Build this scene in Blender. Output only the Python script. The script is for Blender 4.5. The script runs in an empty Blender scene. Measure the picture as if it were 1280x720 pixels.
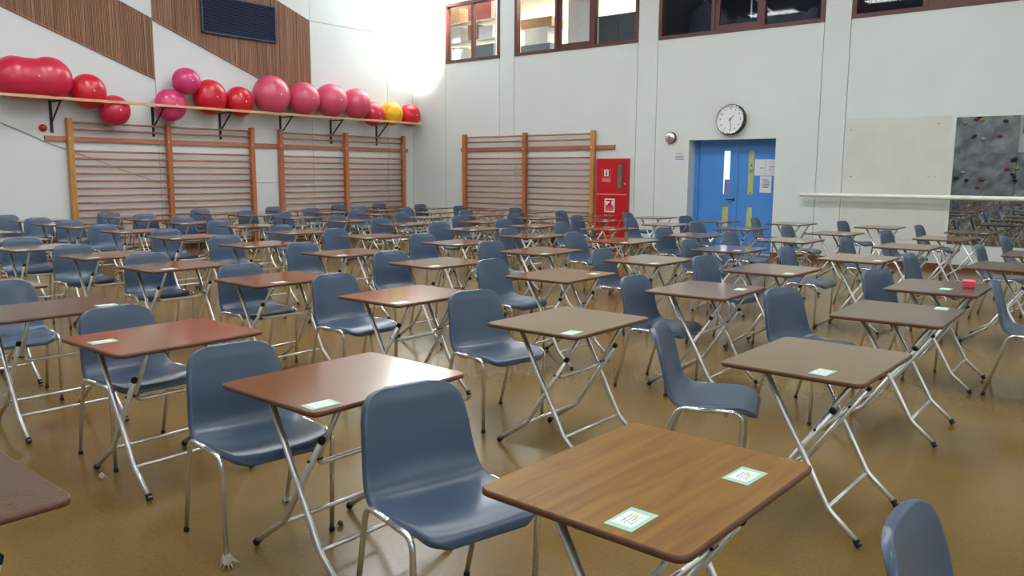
import bpy, bmesh, math, random
from mathutils import Vector, Matrix
random.seed(7)
S = bpy.context.scene
COL = S.collection

# ------------------------------------------------------------------ camera
CAM_H = 1.515
FOCAL_PX = 1007.42
YAW, PITCH, ROLL = map(math.radians, (-39.158, 8.0757, 0.3408))
_f = Vector((math.sin(YAW)*math.cos(PITCH), math.cos(YAW)*math.cos(PITCH), -math.sin(PITCH)))
_r = Vector((math.cos(YAW), -math.sin(YAW), 0))
_u = _r.cross(_f)
_r2 = _r*math.cos(ROLL) + _u*math.sin(ROLL)
_u2 = _u*math.cos(ROLL) - _r*math.sin(ROLL)
cam_data = bpy.data.cameras.new('camera')
cam_data.sensor_fit = 'HORIZONTAL'
cam_data.sensor_width = 36.0
cam_data.lens = FOCAL_PX/1280*36.0
cam_data.clip_end = 200
cam = bpy.data.objects.new('camera', cam_data)
COL.objects.link(cam)
m = Matrix((( _r2.x, _u2.x, -_f.x, 0), (_r2.y, _u2.y, -_f.y, 0), (_r2.z, _u2.z, -_f.z, CAM_H), (0, 0, 0, 1)))
cam.matrix_world = m
S.camera = cam

# ------------------------------------------------------------------ view, sky, sun
S.view_settings.view_transform = 'Standard'
S.view_settings.look = 'None'
S.view_settings.gamma = 1.0
S.view_settings.use_curve_mapping = False
S.view_settings.exposure = -0.30

world = bpy.data.worlds.new('sky')
S.world = world
world.use_nodes = True
bg = world.node_tree.nodes['Background']
bg.inputs[0].default_value = (0.86, 0.93, 1.0, 1)
bg.inputs[1].default_value = 10.0

sun_data = bpy.data.lights.new('sun', 'SUN')
sun_data.energy = 78.0
sun_data.angle = math.radians(8)
sun_data.color = (1.0, 0.97, 0.90)
sun = bpy.data.objects.new('sun', sun_data)
sun.location = (0, 0, 20)
sun.rotation_euler = Vector((-0.38, 0.49, -0.80)).to_track_quat('-Z', 'Y').to_euler()
COL.objects.link(sun)

# unseen ceiling luminaires: (x, y, watts) of every lamp; the area light hangs just under its diffuser
LAMP_ROWS = ((-1.9, (45, 45, 45, 45)), (2.2, (75, 75, 70, 62)), (5.9, (140, 140, 110, 40)), (9.8, (125, 130, 135, 95)))  # first two rows added to brighten the end wall and foreground
LAMPS = [(x, y, p) for y, ps in LAMP_ROWS for x, p in zip((-11.0, -7.2, -3.4, 0.8), ps)]
LAMP_Z = 6.9
LAMP_COLOR = (0.97, 0.985, 1.0)

# room extents (metres, camera stands at x = y = 0)
XL, XR, YB, YF, ZC = -15.28, 4.6, 14.69, -3.6, 7.3
# glowing windows added to the unseen side wall to light chairs and left wall: centre y and watts of each
SIDE_FILL = ((-0.8, 120.0), (3.6, 25.0), (8.0, 10.0), (12.4, 10.0))

# ------------------------------------------------------------------ helpers
def lin(r, g, b):
    f = lambda c: (c/255/12.92) if c/255 <= 0.04045 else ((c/255+0.055)/1.055)**2.4
    return (f(r), f(g), f(b), 1.0)

def new_mat(name):
    mt = bpy.data.materials.new(name)
    mt.use_nodes = True
    nt = mt.node_tree
    return mt, nt, nt.nodes['Principled BSDF']

def mat(name, rgb, rough=0.5, metal=0.0, var=0.0, scale=6.0, bump=0.0, bscale=60.0, stretch=(1, 1, 1), spec=0.5, coat=0.0):
    mt, nt, p = new_mat(name)
    c = lin(*rgb)
    p.inputs['Base Color'].default_value = c
    p.inputs['Roughness'].default_value = rough
    p.inputs['Metallic'].default_value = metal
    p.inputs['Specular IOR Level'].default_value = spec
    if coat:
        p.inputs['Coat Weight'].default_value = coat
        p.inputs['Coat Roughness'].default_value = 0.08
    if var or bump:
        tc = nt.nodes.new('ShaderNodeTexCoord')
        mp = nt.nodes.new('ShaderNodeMapping')
        mp.inputs['Scale'].default_value = stretch
        nt.links.new(tc.outputs['Object'], mp.inputs['Vector'])
    if var:
        n = nt.nodes.new('ShaderNodeTexNoise')
        n.inputs['Scale'].default_value = scale
        n.inputs['Detail'].default_value = 5
        nt.links.new(mp.outputs[0], n.inputs['Vector'])
        r = nt.nodes.new('ShaderNodeValToRGB')
        r.color_ramp.elements[0].position = 0.3
        r.color_ramp.elements[1].position = 0.7
        r.color_ramp.elements[0].color = tuple(x*(1-var) for x in c[:3]) + (1,)
        r.color_ramp.elements[1].color = tuple(min(1, x*(1+var)) for x in c[:3]) + (1,)
        nt.links.new(n.outputs['Fac'], r.inputs['Fac'])
        nt.links.new(r.outputs['Color'], p.inputs['Base Color'])
    if bump:
        n2 = nt.nodes.new('ShaderNodeTexNoise')
        n2.inputs['Scale'].default_value = bscale
        n2.inputs['Detail'].default_value = 3
        nt.links.new(mp.outputs[0], n2.inputs['Vector'])
        b = nt.nodes.new('ShaderNodeBump')
        b.inputs['Strength'].default_value = bump
        b.inputs['Distance'].default_value = 0.02
        nt.links.new(n2.outputs['Fac'], b.inputs['Height'])
        nt.links.new(b.outputs['Normal'], p.inputs['Normal'])
    return mt

def wood(name, dark, light, rough=0.35, along=(16, 1.3, 16), coat=0.0, spec=0.5, detail=7, dist=0.7):
    """wood grain running along the axis with the small scale"""
    mt, nt, p = new_mat(name)
    tc = nt.nodes.new('ShaderNodeTexCoord')
    info = nt.nodes.new('ShaderNodeObjectInfo')
    add = nt.nodes.new('ShaderNodeVectorMath'); add.operation = 'MULTIPLY_ADD'
    nt.links.new(info.outputs['Random'], add.inputs[0])
    add.inputs[1].default_value = (9, 7, 5)
    nt.links.new(tc.outputs['Object'], add.inputs[2])
    mp = nt.nodes.new('ShaderNodeMapping')
    mp.inputs['Scale'].default_value = along
    nt.links.new(add.outputs[0], mp.inputs['Vector'])
    n = nt.nodes.new('ShaderNodeTexNoise')
    n.inputs['Scale'].default_value = 2.2
    n.inputs['Detail'].default_value = detail
    n.inputs['Distortion'].default_value = dist
    nt.links.new(mp.outputs[0], n.inputs['Vector'])
    r = nt.nodes.new('ShaderNodeValToRGB')
    r.color_ramp.elements[0].position = 0.32
    r.color_ramp.elements[1].position = 0.68
    r.color_ramp.elements[0].color = lin(*dark)
    r.color_ramp.elements[1].color = lin(*light)
    nt.links.new(n.outputs['Fac'], r.inputs['Fac'])
    hs = nt.nodes.new('ShaderNodeHueSaturation')
    mr = nt.nodes.new('ShaderNodeMapRange')
    mr.inputs['To Min'].default_value = 0.88
    mr.inputs['To Max'].default_value = 1.12
    nt.links.new(info.outputs['Random'], mr.inputs['Value'])
    nt.links.new(mr.outputs[0], hs.inputs['Value'])
    nt.links.new(r.outputs['Color'], hs.inputs['Color'])
    nt.links.new(hs.outputs['Color'], p.inputs['Base Color'])
    p.inputs['Roughness'].default_value = rough
    p.inputs['Specular IOR Level'].default_value = spec
    if coat:
        p.inputs['Coat Weight'].default_value = coat
        p.inputs['Coat Roughness'].default_value = 0.12
    return mt

def glass(name, tint=(1, 1, 1), refl=0.12):
    mt = bpy.data.materials.new(name); mt.use_nodes = True
    nt = mt.node_tree; nt.nodes.clear()
    o = nt.nodes.new('ShaderNodeOutputMaterial')
    t = nt.nodes.new('ShaderNodeBsdfTransparent'); t.inputs[0].default_value = (*tint, 1)
    g = nt.nodes.new('ShaderNodeBsdfGlossy'); g.inputs['Roughness'].default_value = 0.02
    fw = nt.nodes.new('ShaderNodeLayerWeight'); fw.inputs['Blend'].default_value = 0.5
    pw = nt.nodes.new('ShaderNodeMath'); pw.operation = 'POWER'; pw.inputs[1].default_value = 5.0
    nt.links.new(fw.outputs['Facing'], pw.inputs[0])
    lw = nt.nodes.new('ShaderNodeMapRange'); lw.inputs['To Min'].default_value = 0.015; lw.inputs['To Max'].default_value = 1.0
    nt.links.new(pw.outputs[0], lw.inputs['Value'])
    mx = nt.nodes.new('ShaderNodeMixShader')
    nt.links.new(lw.outputs[0], mx.inputs[0])
    nt.links.new(t.outputs[0], mx.inputs[1]); nt.links.new(g.outputs[0], mx.inputs[2])
    nt.links.new(mx.outputs[0], o.inputs[0])
    return mt

def emit(name, rgb, strength):
    mt, nt, p = new_mat(name)
    p.inputs['Base Color'].default_value = (*rgb, 1)
    p.inputs['Emission Color'].default_value = (*rgb, 1)
    p.inputs['Emission Strength'].default_value = strength
    return mt

def tag(o, label=None, cat=None, group=None, kind=None):
    if label: o['label'] = label
    if cat: o['category'] = cat
    if group: o['group'] = group
    if kind: o['kind'] = kind
    return o

def empty(name, loc=(0, 0, 0), rz=0.0, label=None, cat=None, group=None, kind=None):
    o = bpy.data.objects.new(name, None)
    COL.objects.link(o)
    o.location = loc; o.rotation_euler = (0, 0, rz)
    o.empty_display_size = 0.1
    return tag(o, label, cat, group, kind)

def obj(name, bm, material, parent=None, smooth=False, loc=None):
    me = bpy.data.meshes.new(name)
    bm.to_mesh(me); bm.free()
    return obj_me(name, me, material, parent, smooth, loc)

def obj_me(name, me, material, parent=None, smooth=False, loc=None):
    if material is not None:
        me.materials.clear(); me.materials.append(material)
    if smooth:
        for f in me.polygons: f.use_smooth = True
    o = bpy.data.objects.new(name, me)
    COL.objects.link(o)
    if parent: o.parent = parent
    if loc: o.location = loc
    return o

def again(o, parent=None, loc=None):
    c = o.copy(); COL.objects.link(c)
    if parent is not None: c.parent = parent
    if loc is not None: c.location = loc
    return c

def copy_tree(o, parent=None):
    c = o.copy(); COL.objects.link(c)
    if parent is not None: c.parent = parent
    for ch in list(o.children):
        copy_tree(ch, c)
    return c

def B(): return bmesh.new()

def box(bm, x0, x1, y0, y1, z0, z1, bevel=0.0):
    v = [bm.verts.new(p) for p in ((x0,y0,z0),(x1,y0,z0),(x1,y1,z0),(x0,y1,z0),(x0,y0,z1),(x1,y0,z1),(x1,y1,z1),(x0,y1,z1))]
    fs = [bm.faces.new([v[i] for i in q]) for q in ((3,2,1,0),(4,5,6,7),(0,1,5,4),(1,2,6,5),(2,3,7,6),(3,0,4,7))]
    if bevel:
        es = list({e for f in fs for e in f.edges})
        bmesh.ops.bevel(bm, geom=es, offset=bevel, segments=2, affect='EDGES', profile=0.5)
    return bm

def bx(x0, x1, y0, y1, z0, z1, bevel=0.0):
    return box(B(), x0, x1, y0, y1, z0, z1, bevel)

def round_path(pts, rad, n=5):
    """replace inner corners of a polyline by arcs"""
    pts = [Vector(p) for p in pts]
    out = [pts[0]]
    for i in range(1, len(pts)-1):
        a, b, c = pts[i-1], pts[i], pts[i+1]
        d1 = (a-b); d2 = (c-b)
        t = min(rad, d1.length*0.48, d2.length*0.48)
        p1 = b + d1.normalized()*t; p2 = b + d2.normalized()*t
        for k in range(n+1):
            s = k/n
            out.append(p1*(1-s)**2 + b*2*s*(1-s) + p2*s**2)
    out.append(pts[-1])
    return out

def tube(bm, pts, r, seg=8, cap=True):
    pts = [Vector(p) for p in pts]
    n = len(pts)
    t0 = (pts[1]-pts[0]).normalized()
    ref = Vector((0, 0, 1)) if abs(t0.z) < 0.9 else Vector((1, 0, 0))
    nrm = t0.cross(ref).normalized()
    rings = []
    for i, p in enumerate(pts):
        if i == 0: t = (pts[1]-pts[0])
        elif i == n-1: t = (pts[-1]-pts[-2])
        else: t = (pts[i+1]-pts[i]).normalized() + (pts[i]-pts[i-1]).normalized()
        t.normalize()
        nrm = (nrm - t*nrm.dot(t)).normalized()
        b = t.cross(nrm)
        rr = r[i] if isinstance(r, (list, tuple)) else r
        rings.append([bm.verts.new(p + (nrm*math.cos(a) + b*math.sin(a))*rr) for a in [2*math.pi*k/seg for k in range(seg)]])
    for i in range(n-1):
        for k in range(seg):
            bm.faces.new((rings[i][k], rings[i][(k+1) % seg], rings[i+1][(k+1) % seg], rings[i+1][k]))
    if cap:
        bm.faces.new(rings[0][::-1]); bm.faces.new(rings[-1])
    return bm

def prism(bm, poly, axis, a0, a1):
    """extrude a 2D polygon along axis ('x','y','z'); poly coords are the two other axes in order"""
    def P(q, a):
        return {'x': (a, q[0], q[1]), 'y': (q[0], a, q[1]), 'z': (q[0], q[1], a)}[axis]
    lo = [bm.verts.new(P(q, a0)) for q in poly]; hi = [bm.verts.new(P(q, a1)) for q in poly]
    n = len(poly)
    f1 = bm.faces.new(lo); f2 = bm.faces.new(hi[::-1])
    for i in range(n):
        bm.faces.new((lo[i], hi[i], hi[(i+1) % n], lo[(i+1) % n]))
    bmesh.ops.recalc_face_normals(bm, faces=bm.faces)
    return bm

def round_rect(hx, hy, r, n=5):
    out = []
    for cx, cy, a0 in ((hx-r, hy-r, 0), (-hx+r, hy-r, 90), (-hx+r, -hy+r, 180), (hx-r, -hy+r, 270)):
        for k in range(n+1):
            a = math.radians(a0 + 90*k/n)
            out.append((cx + r*math.cos(a), cy + r*math.sin(a)))
    return out

def disc(bm, cx, cz, r, y0, y1, seg=40, r1=None):
    """cylinder with axis along y"""
    return tube(bm, [(cx, y0, cz), (cx, y1, cz)], [r, r1 if r1 is not None else r], seg)

def ring(bm, cx, cz, prof, seg=48):
    """revolve profile [(radius, y), ...] about a y-axis line through (cx, cz); closed profile"""
    rows = []
    for k in range(seg):
        a = 2*math.pi*k/seg
        rows.append([bm.verts.new((cx + r*math.cos(a), y, cz + r*math.sin(a))) for r, y in prof])
    n = len(prof)
    for k in range(seg):
        A, C = rows[k], rows[(k+1) % seg]
        for i in range(n):
            j = (i+1) % n
            bm.faces.new((A[i], A[j], C[j], C[i]))
    bmesh.ops.recalc_face_normals(bm, faces=bm.faces)
    return bm

def uv_ball(bm, c, rx, ry, rz, u=28, v=18):
    r = bmesh.ops.create_uvsphere(bm, u_segments=u, v_segments=v, radius=1.0)
    for w in r['verts']:
        w.co = Vector((c[0]+w.co.x*rx, c[1]+w.co.y*ry, c[2]+w.co.z*rz))
    return bm

def ordinal(n):
    return ['zeroth','first','second','third','fourth','fifth','sixth','seventh','eighth','ninth','tenth','eleventh','twelfth'][n]

# ------------------------------------------------------------------ materials
M = {}
M['wall'] = mat('painted_wall', (208, 216, 213), 0.55, var=0.035, scale=0.9, bump=0.04, bscale=40)
M['wall_l'] = mat('painted_wall_side', (208, 214, 214), 0.55, var=0.03, scale=0.7, bump=0.04, bscale=40)
M['joint'] = mat('joint_gap', (168, 168, 163), 0.9)
M['patch'] = mat('bare_plaster_patch', (205, 208, 200), 0.7, var=0.05, scale=2.0, bump=0.05)
M['ceil'] = mat('ceiling_paint', (225, 225, 222), 0.8, var=0.02)
M['base'] = wood('baseboard_wood', (96, 60, 34), (126, 84, 50), 0.45, along=(1.3, 16, 16))
M['bar_red'] = wood('wallbar_wood', (160, 98, 72), (186, 122, 94), 0.4, along=(1.5, 1.5, 14))
M['bar_yel'] = wood('wallbar_upright_wood', (160, 94, 58), (188, 118, 78), 0.4, along=(16, 16, 1.3))
M['bar_pale'] = wood('wallbar_pale_upright_wood', (178, 122, 62), (206, 150, 84), 0.4, along=(16, 16, 1.3))  # yellower, paler wood for single uprights
M['rack'] = wood('rack_rail_wood', (186, 140, 100), (214, 170, 128), 0.45, along=(16, 1.3, 16))
M['black'] = mat('black_metal', (26, 26, 30), 0.45, var=0.1)
M['chrome'] = mat('chrome_tube', (222, 222, 220), 0.25, 0.85, var=0.05, scale=9)
M['steel'] = mat('zinc_tube', (224, 224, 222), 0.38, 0.85, var=0.08, scale=12)
M['rubber'] = mat('black_rubber', (22, 22, 22), 0.7, var=0.1)
M['chair'] = mat('slate_blue_plastic', (67, 84, 106), 0.31, var=0.05, scale=3, spec=0.5)
M['edge'] = mat('brown_edge_trim', (98, 63, 45), 0.4, var=0.1, scale=30)
M['oak'] = wood('oak_laminate', (118, 79, 18), (142, 102, 28), 0.38, spec=0.2)
M['tan'] = wood('tan_laminate', (114, 86, 50), (120, 92, 55), 0.13, along=(95, 14, 95), detail=2, dist=0.0)
M['red'] = wood('reddish_laminate', (122, 77, 43), (130, 84, 49), 0.13, along=(95, 14, 95), detail=2, dist=0.0, spec=0.8)
M['brown'] = wood('brown_laminate', (110, 83, 54), (118, 90, 60), 0.13, along=(95, 14, 95), detail=2, dist=0.0)
M['dark'] = wood('dark_brown_laminate', (84, 64, 49), (91, 70, 54), 0.20, along=(95, 14, 95), detail=2, dist=0.0)
M['blue'] = mat('blue_door_paint', (74, 138, 210), 0.38, var=0.05, scale=2, bump=0.02)
M['frame'] = mat('reddish_brown_frame', (90, 50, 45), 0.45, var=0.12, scale=8)
M['pane'] = glass('window_glass', (0.93, 0.96, 0.96))
M['red_cab'] = mat('red_enamel', (186, 22, 36), 0.28, var=0.05, scale=3)
M['white'] = mat('white_paint', (226, 226, 222), 0.45, var=0.03)
M['paper'] = mat('white_paper', (214, 216, 226), 0.75, var=0.03)
M['ink'] = mat('grey_ink', (96, 100, 112), 0.8, var=0.1)
M['inkdark'] = mat('dark_ink', (40, 42, 46), 0.8, var=0.1)
M['lime'] = mat('yellow_green_paper', (186, 190, 112), 0.6, var=0.06, scale=4)
M['pink_ink'] = mat('pale_pink_print', (226, 150, 150), 0.6, var=0.05)
M['barre'] = mat('cream_barre', (240, 238, 230), 0.4, var=0.03)
M['mirror'] = mat('mirror_silvering', (188, 192, 192), 0.015, 1.0, var=0.02, scale=1.5)
M['navy'] = mat('navy_grille', (60, 70, 102), 0.5, var=0.1)
M['navy_dark'] = mat('navy_dark', (26, 30, 44), 0.7, var=0.1)
M['pinkbox'] = mat('pink_plastic', (240, 92, 112), 0.4, var=0.06)
M['tape'] = mat('dirty_white_tape', (196, 190, 178), 0.8, var=0.12, scale=40)
M['scrap'] = mat('brown_scrap', (112, 78, 52), 0.8, var=0.15, scale=30)
M['cable'] = mat('grey_cable', (150, 150, 148), 0.6, var=0.05)
M['cardboard'] = mat('cardboard', (170, 136, 104), 0.8, var=0.07, scale=5)
M['carton_white'] = mat('white_carton', (216, 216, 220), 0.6, var=0.05)
M['carton_pink'] = mat('pink_carton', (190, 104, 100), 0.6, var=0.07)
M['carton_grey'] = mat('blue_grey_carton', (104, 116, 128), 0.6, var=0.07)
M['dkgrey'] = mat('dark_grey_board', (66, 74, 80), 0.55, var=0.07)
M['tarp'] = mat('blue_grey_tarpaulin', (48, 58, 72), 0.35, var=0.25, scale=3, bump=0.5, bscale=9)
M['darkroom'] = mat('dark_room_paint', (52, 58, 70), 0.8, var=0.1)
M['storewall'] = mat('store_room_paint', (226, 222, 210), 0.7, var=0.03)
M['face'] = mat('clock_face', (224, 230, 234), 0.35, var=0.02)
M['purple'] = mat('purple_board', (70, 46, 84), 0.6, var=0.2)

def floor_mat():
    mt, nt, p = new_mat('gym_floor')
    tc = nt.nodes.new('ShaderNodeTexCoord')
    n1 = nt.nodes.new('ShaderNodeTexNoise'); n1.inputs['Scale'].default_value = 0.9; n1.inputs['Detail'].default_value = 3
    n2 = nt.nodes.new('ShaderNodeTexNoise'); n2.inputs['Scale'].default_value = 55; n2.inputs['Detail'].default_value = 4
    for n in (n1, n2): nt.links.new(tc.outputs['Object'], n.inputs['Vector'])
    r1 = nt.nodes.new('ShaderNodeValToRGB')
    r1.color_ramp.elements[0].position = 0.3; r1.color_ramp.elements[1].position = 0.72
    r1.color_ramp.elements[0].color = lin(119, 94, 46); r1.color_ramp.elements[1].color = lin(127, 102, 52)
    nt.links.new(n1.outputs['Fac'], r1.inputs['Fac'])
    r2 = nt.nodes.new('ShaderNodeValToRGB')
    r2.color_ramp.elements[0].position = 0.35; r2.color_ramp.elements[1].position = 0.65
    r2.color_ramp.elements[0].color = (0.84, 0.84, 0.84, 1); r2.color_ramp.elements[1].color = (1.0, 1.0, 1.0, 1)
    nt.links.new(n2.outputs['Fac'], r2.inputs['Fac'])
    mx = nt.nodes.new('ShaderNodeMix'); mx.data_type = 'RGBA'; mx.blend_type = 'MULTIPLY'
    mx.inputs['Factor'].default_value = 1.0
    nt.links.new(r1.outputs['Color'], mx.inputs['A']); nt.links.new(r2.outputs['Color'], mx.inputs['B'])
    nt.links.new(mx.outputs['Result'], p.inputs['Base Color'])
    mr = nt.nodes.new('ShaderNodeMapRange')
    mr.inputs['To Min'].default_value = 0.17; mr.inputs['To Max'].default_value = 0.24
    nt.links.new(n1.outputs['Fac'], mr.inputs['Value'])
    nt.links.new(mr.outputs[0], p.inputs['Roughness'])
    p.inputs['Specular IOR Level'].default_value = 0.35
    return mt
M['floor'] = floor_mat()

def reed_mat():
    mt, nt, p = new_mat('reeded_timber')
    tc = nt.nodes.new('ShaderNodeTexCoord')
    mp = nt.nodes.new('ShaderNodeMapping'); mp.inputs['Scale'].default_value = (1, 26, 0.25)
    nt.links.new(tc.outputs['Object'], mp.inputs['Vector'])
    n = nt.nodes.new('ShaderNodeTexNoise'); n.inputs['Scale'].default_value = 1.6; n.inputs['Detail'].default_value = 6
    nt.links.new(mp.outputs[0], n.inputs['Vector'])
    r = nt.nodes.new('ShaderNodeValToRGB')
    r.color_ramp.elements[0].position = 0.28; r.color_ramp.elements[1].position = 0.78
    r.color_ramp.elements[0].color = lin(96, 68, 54); r.color_ramp.elements[1].color = lin(178, 142, 118)
    e = r.color_ramp.elements.new(0.55); e.color = lin(140, 97, 70)
    nt.links.new(n.outputs['Fac'], r.inputs['Fac'])
    nt.links.new(r.outputs['Color'], p.inputs['Base Color'])
    p.inputs['Roughness'].default_value = 0.55
    return mt
M['reed'] = reed_mat()

def card_mat():
    """white card with a pale green border, grey print and one yellow highlight (generated coordinates)"""
    mt, nt, p = new_mat('seat_card')
    tc = nt.nodes.new('ShaderNodeTexCoord')
    sp = nt.nodes.new('ShaderNodeSeparateXYZ'); nt.links.new(tc.outputs['Generated'], sp.inputs[0])
    def op(o, a, b=None):
        n = nt.nodes.new('ShaderNodeMath'); n.operation = o
        for i, v in enumerate((a, b)):
            if v is None: continue
            if isinstance(v, (int, float)): n.inputs[i].default_value = v
            else: nt.links.new(v, n.inputs[i])
        return n.outputs[0]
    def rect(x0, x1, y0, y1):
        a = op('MULTIPLY', op('GREATER_THAN', sp.outputs[0], x0), op('LESS_THAN', sp.outputs[0], x1))
        b = op('MULTIPLY', op('GREATER_THAN', sp.outputs[1], y0), op('LESS_THAN', sp.outputs[1], y1))
        return op('MULTIPLY', a, b)
    def mix(fac, a, b):
        n = nt.nodes.new('ShaderNodeMix'); n.data_type = 'RGBA'
        nt.links.new(fac, n.inputs['Factor'])
        if isinstance(a, tuple): n.inputs['A'].default_value = a
        else: nt.links.new(a, n.inputs['A'])
        n.inputs['B'].default_value = b
        return n.outputs['Result']
    ns = nt.nodes.new('ShaderNodeTexNoise'); ns.inputs['Scale'].default_value = 32
    mp = nt.nodes.new('ShaderNodeMapping'); mp.inputs['Scale'].default_value = (0.1, 1, 1)
    nt.links.new(tc.outputs['Generated'], mp.inputs[0]); nt.links.new(mp.outputs[0], ns.inputs['Vector'])
    word = op('GREATER_THAN', ns.outputs['Fac'], 0.47)
    c = mix(rect(0.10, 0.84, 0.16, 0.84), lin(158, 202, 178), lin(226, 236, 240))
    for x0, x1, y0, y1 in ((0.30, 0.36, 0.28, 0.72), (0.44, 0.49, 0.24, 0.76), (0.56, 0.61, 0.30, 0.66), (0.67, 0.71, 0.26, 0.74)):
        c = mix(op('MULTIPLY', rect(x0, x1, y0, y1), word), c, lin(120, 128, 140))
    c = mix(rect(0.40, 0.54, 0.56, 0.76), c, lin(208, 222, 40))
    nt.links.new(c, p.inputs['Base Color'])
    p.inputs['Roughness'].default_value = 0.35
    return mt
M['card'] = card_mat()

def rubber_ball(name, rgb):
    return mat(name, rgb, 0.30, var=0.05, scale=2.5, spec=0.6)
BALLC = {'crimson': rubber_ball('crimson_rubber', (198, 36, 70)), 'red': rubber_ball('red_rubber', (198, 24, 46)),
         'magenta': rubber_ball('magenta_rubber', (208, 56, 116)), 'rose': rubber_ball('rose_rubber', (206, 78, 108)),
         'yellow': rubber_ball('yellow_rubber', (232, 178, 20))}
def rock_mat():
    return mat('grey_climbing_render', (142, 150, 154), 0.75, var=0.42, scale=3.2, bump=0.6, bscale=5)
M['rock'] = rock_mat()

# ------------------------------------------------------------------ room shell
obj('floor', bx(XL-0.3, XR+0.3, YF-0.3, YB+0.6, -0.12, 0.0), M['floor'])
tag(bpy.data.objects['floor'], 'glossy ochre brown gym floor', kind='structure')

# ceiling with a square rooflight over the corner
RX0, RX1, RY0, RY1 = -15.05, -12.75, 12.50, 14.45
bm = B()
box(bm, XL-0.3, RX0, YF-0.3, YB+0.3, ZC, ZC+0.25)
box(bm, RX1, XR+0.3, YF-0.3, YB+0.3, ZC, ZC+0.25)
box(bm, RX0, RX1, YF-0.3, RY0, ZC, ZC+0.25)
box(bm, RX0, RX1, RY1, YB+0.3, ZC, ZC+0.25)
tag(obj('ceiling', bm, M['ceil']), 'white hall ceiling with a rooflight over the corner', kind='structure')

# back wall: painted panels with open joints over a backing slab
G = 0.006
WZ0, WZ1 = 4.16, 5.56
DX0, DX1, DZ1, DY = -7.487, -5.74, 2.185, 14.98
bm = B()
jx = [XL, -14.11, -12.37, -11.935, -8.70, -8.24, -4.98, -4.53, -0.9, XR]
# backing stays clear of windows and of the door niche
box(bm, XL-0.25, DX0-0.02, YB+0.016, YB+0.12, 0, WZ0-0.02)
box(bm, DX1+0.02, XR+0.3, YB+0.016, YB+0.12, 0, WZ0-0.02)
box(bm, DX0-0.02, DX1+0.02, YB+0.016, YB+0.12, DZ1+0.02, WZ0-0.02)
box(bm, XL-0.25, XR+0.3, YB+0.016, YB+0.12, WZ1+0.02, ZC)
for a, b in ((XL-0.25, -14.13), (-12.35, -11.955), (-8.68, -8.26), (-4.96, -4.55), (-0.88, XR+0.3)):
    box(bm, a, b, YB+0.016, YB+0.12, WZ0-0.02, WZ1+0.02)
wall_back = tag(obj('wall_back', bm, M['joint']), 'cream painted back wall with high windows and blue doors', kind='structure')
def panel(bm, x0, x1, z0, z1):
    box(bm, x0+G, x1-G, YB, YB+0.03, z0, z1)
for i in range(len(jx)-1):
    a, b = jx[i], jx[i+1]
    bm = B()
    if i in (1, 3, 7):
        panel(bm, a, b, 0, WZ0); obj('wall_panel', bm, M['wall'], wall_back)
        bm = B(); panel(bm, a, b, WZ1, ZC)
    elif i == 5:
        panel(bm, a, DX0+G, 0, WZ0); panel(bm, DX1-G, b, 0, WZ0)
        box(bm, DX0, DX1, YB, YB+0.03, DZ1, WZ0)
        # niche reveals
        box(bm, DX0-0.03, DX0, YB+0.03, DY+0.06, 0, DZ1+0.03)
        box(bm, DX1, DX1+0.03, YB+0.03, DY+0.06, 0, DZ1+0.03)
        box(bm, DX0, DX1, YB+0.03, DY+0.06, DZ1, DZ1+0.03)
        obj('wall_panel', bm, M['wall'], wall_back)
        bm = B(); panel(bm, a, b, WZ1, ZC)
    else:
        panel(bm, a, b, 0, ZC)
    obj('wall_panel', bm, M['wall'], wall_back)
# square of bare paint where a mirror used to hang
obj('paint_patch', bx(-4.50, -2.86, YB-0.003, YB, 0.45, 2.48), M['patch'], wall_back)
for hx, hz in ((-4.42, 2.30), (-3.05, 2.36), (-4.38, 1.5), (-3.15, 1.5), (-3.05, 1.5)):
    obj('screw_hole', disc(B(), hx, hz, 0.010, YB-0.006, YB-0.002, 10), M['ink'], wall_back)
tag(obj('baseboard_back', bx(DX1, XR, YB-0.02, YB, 0, 0.09), M['base']), 'brown wooden skirting along the back wall', kind='structure')
tag(obj('trim_1', bx(XL, DX0, YB-0.02, YB, 0, 0.09), M['base']), 'brown wooden skirting between corner and blue doors', kind='structure')

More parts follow.
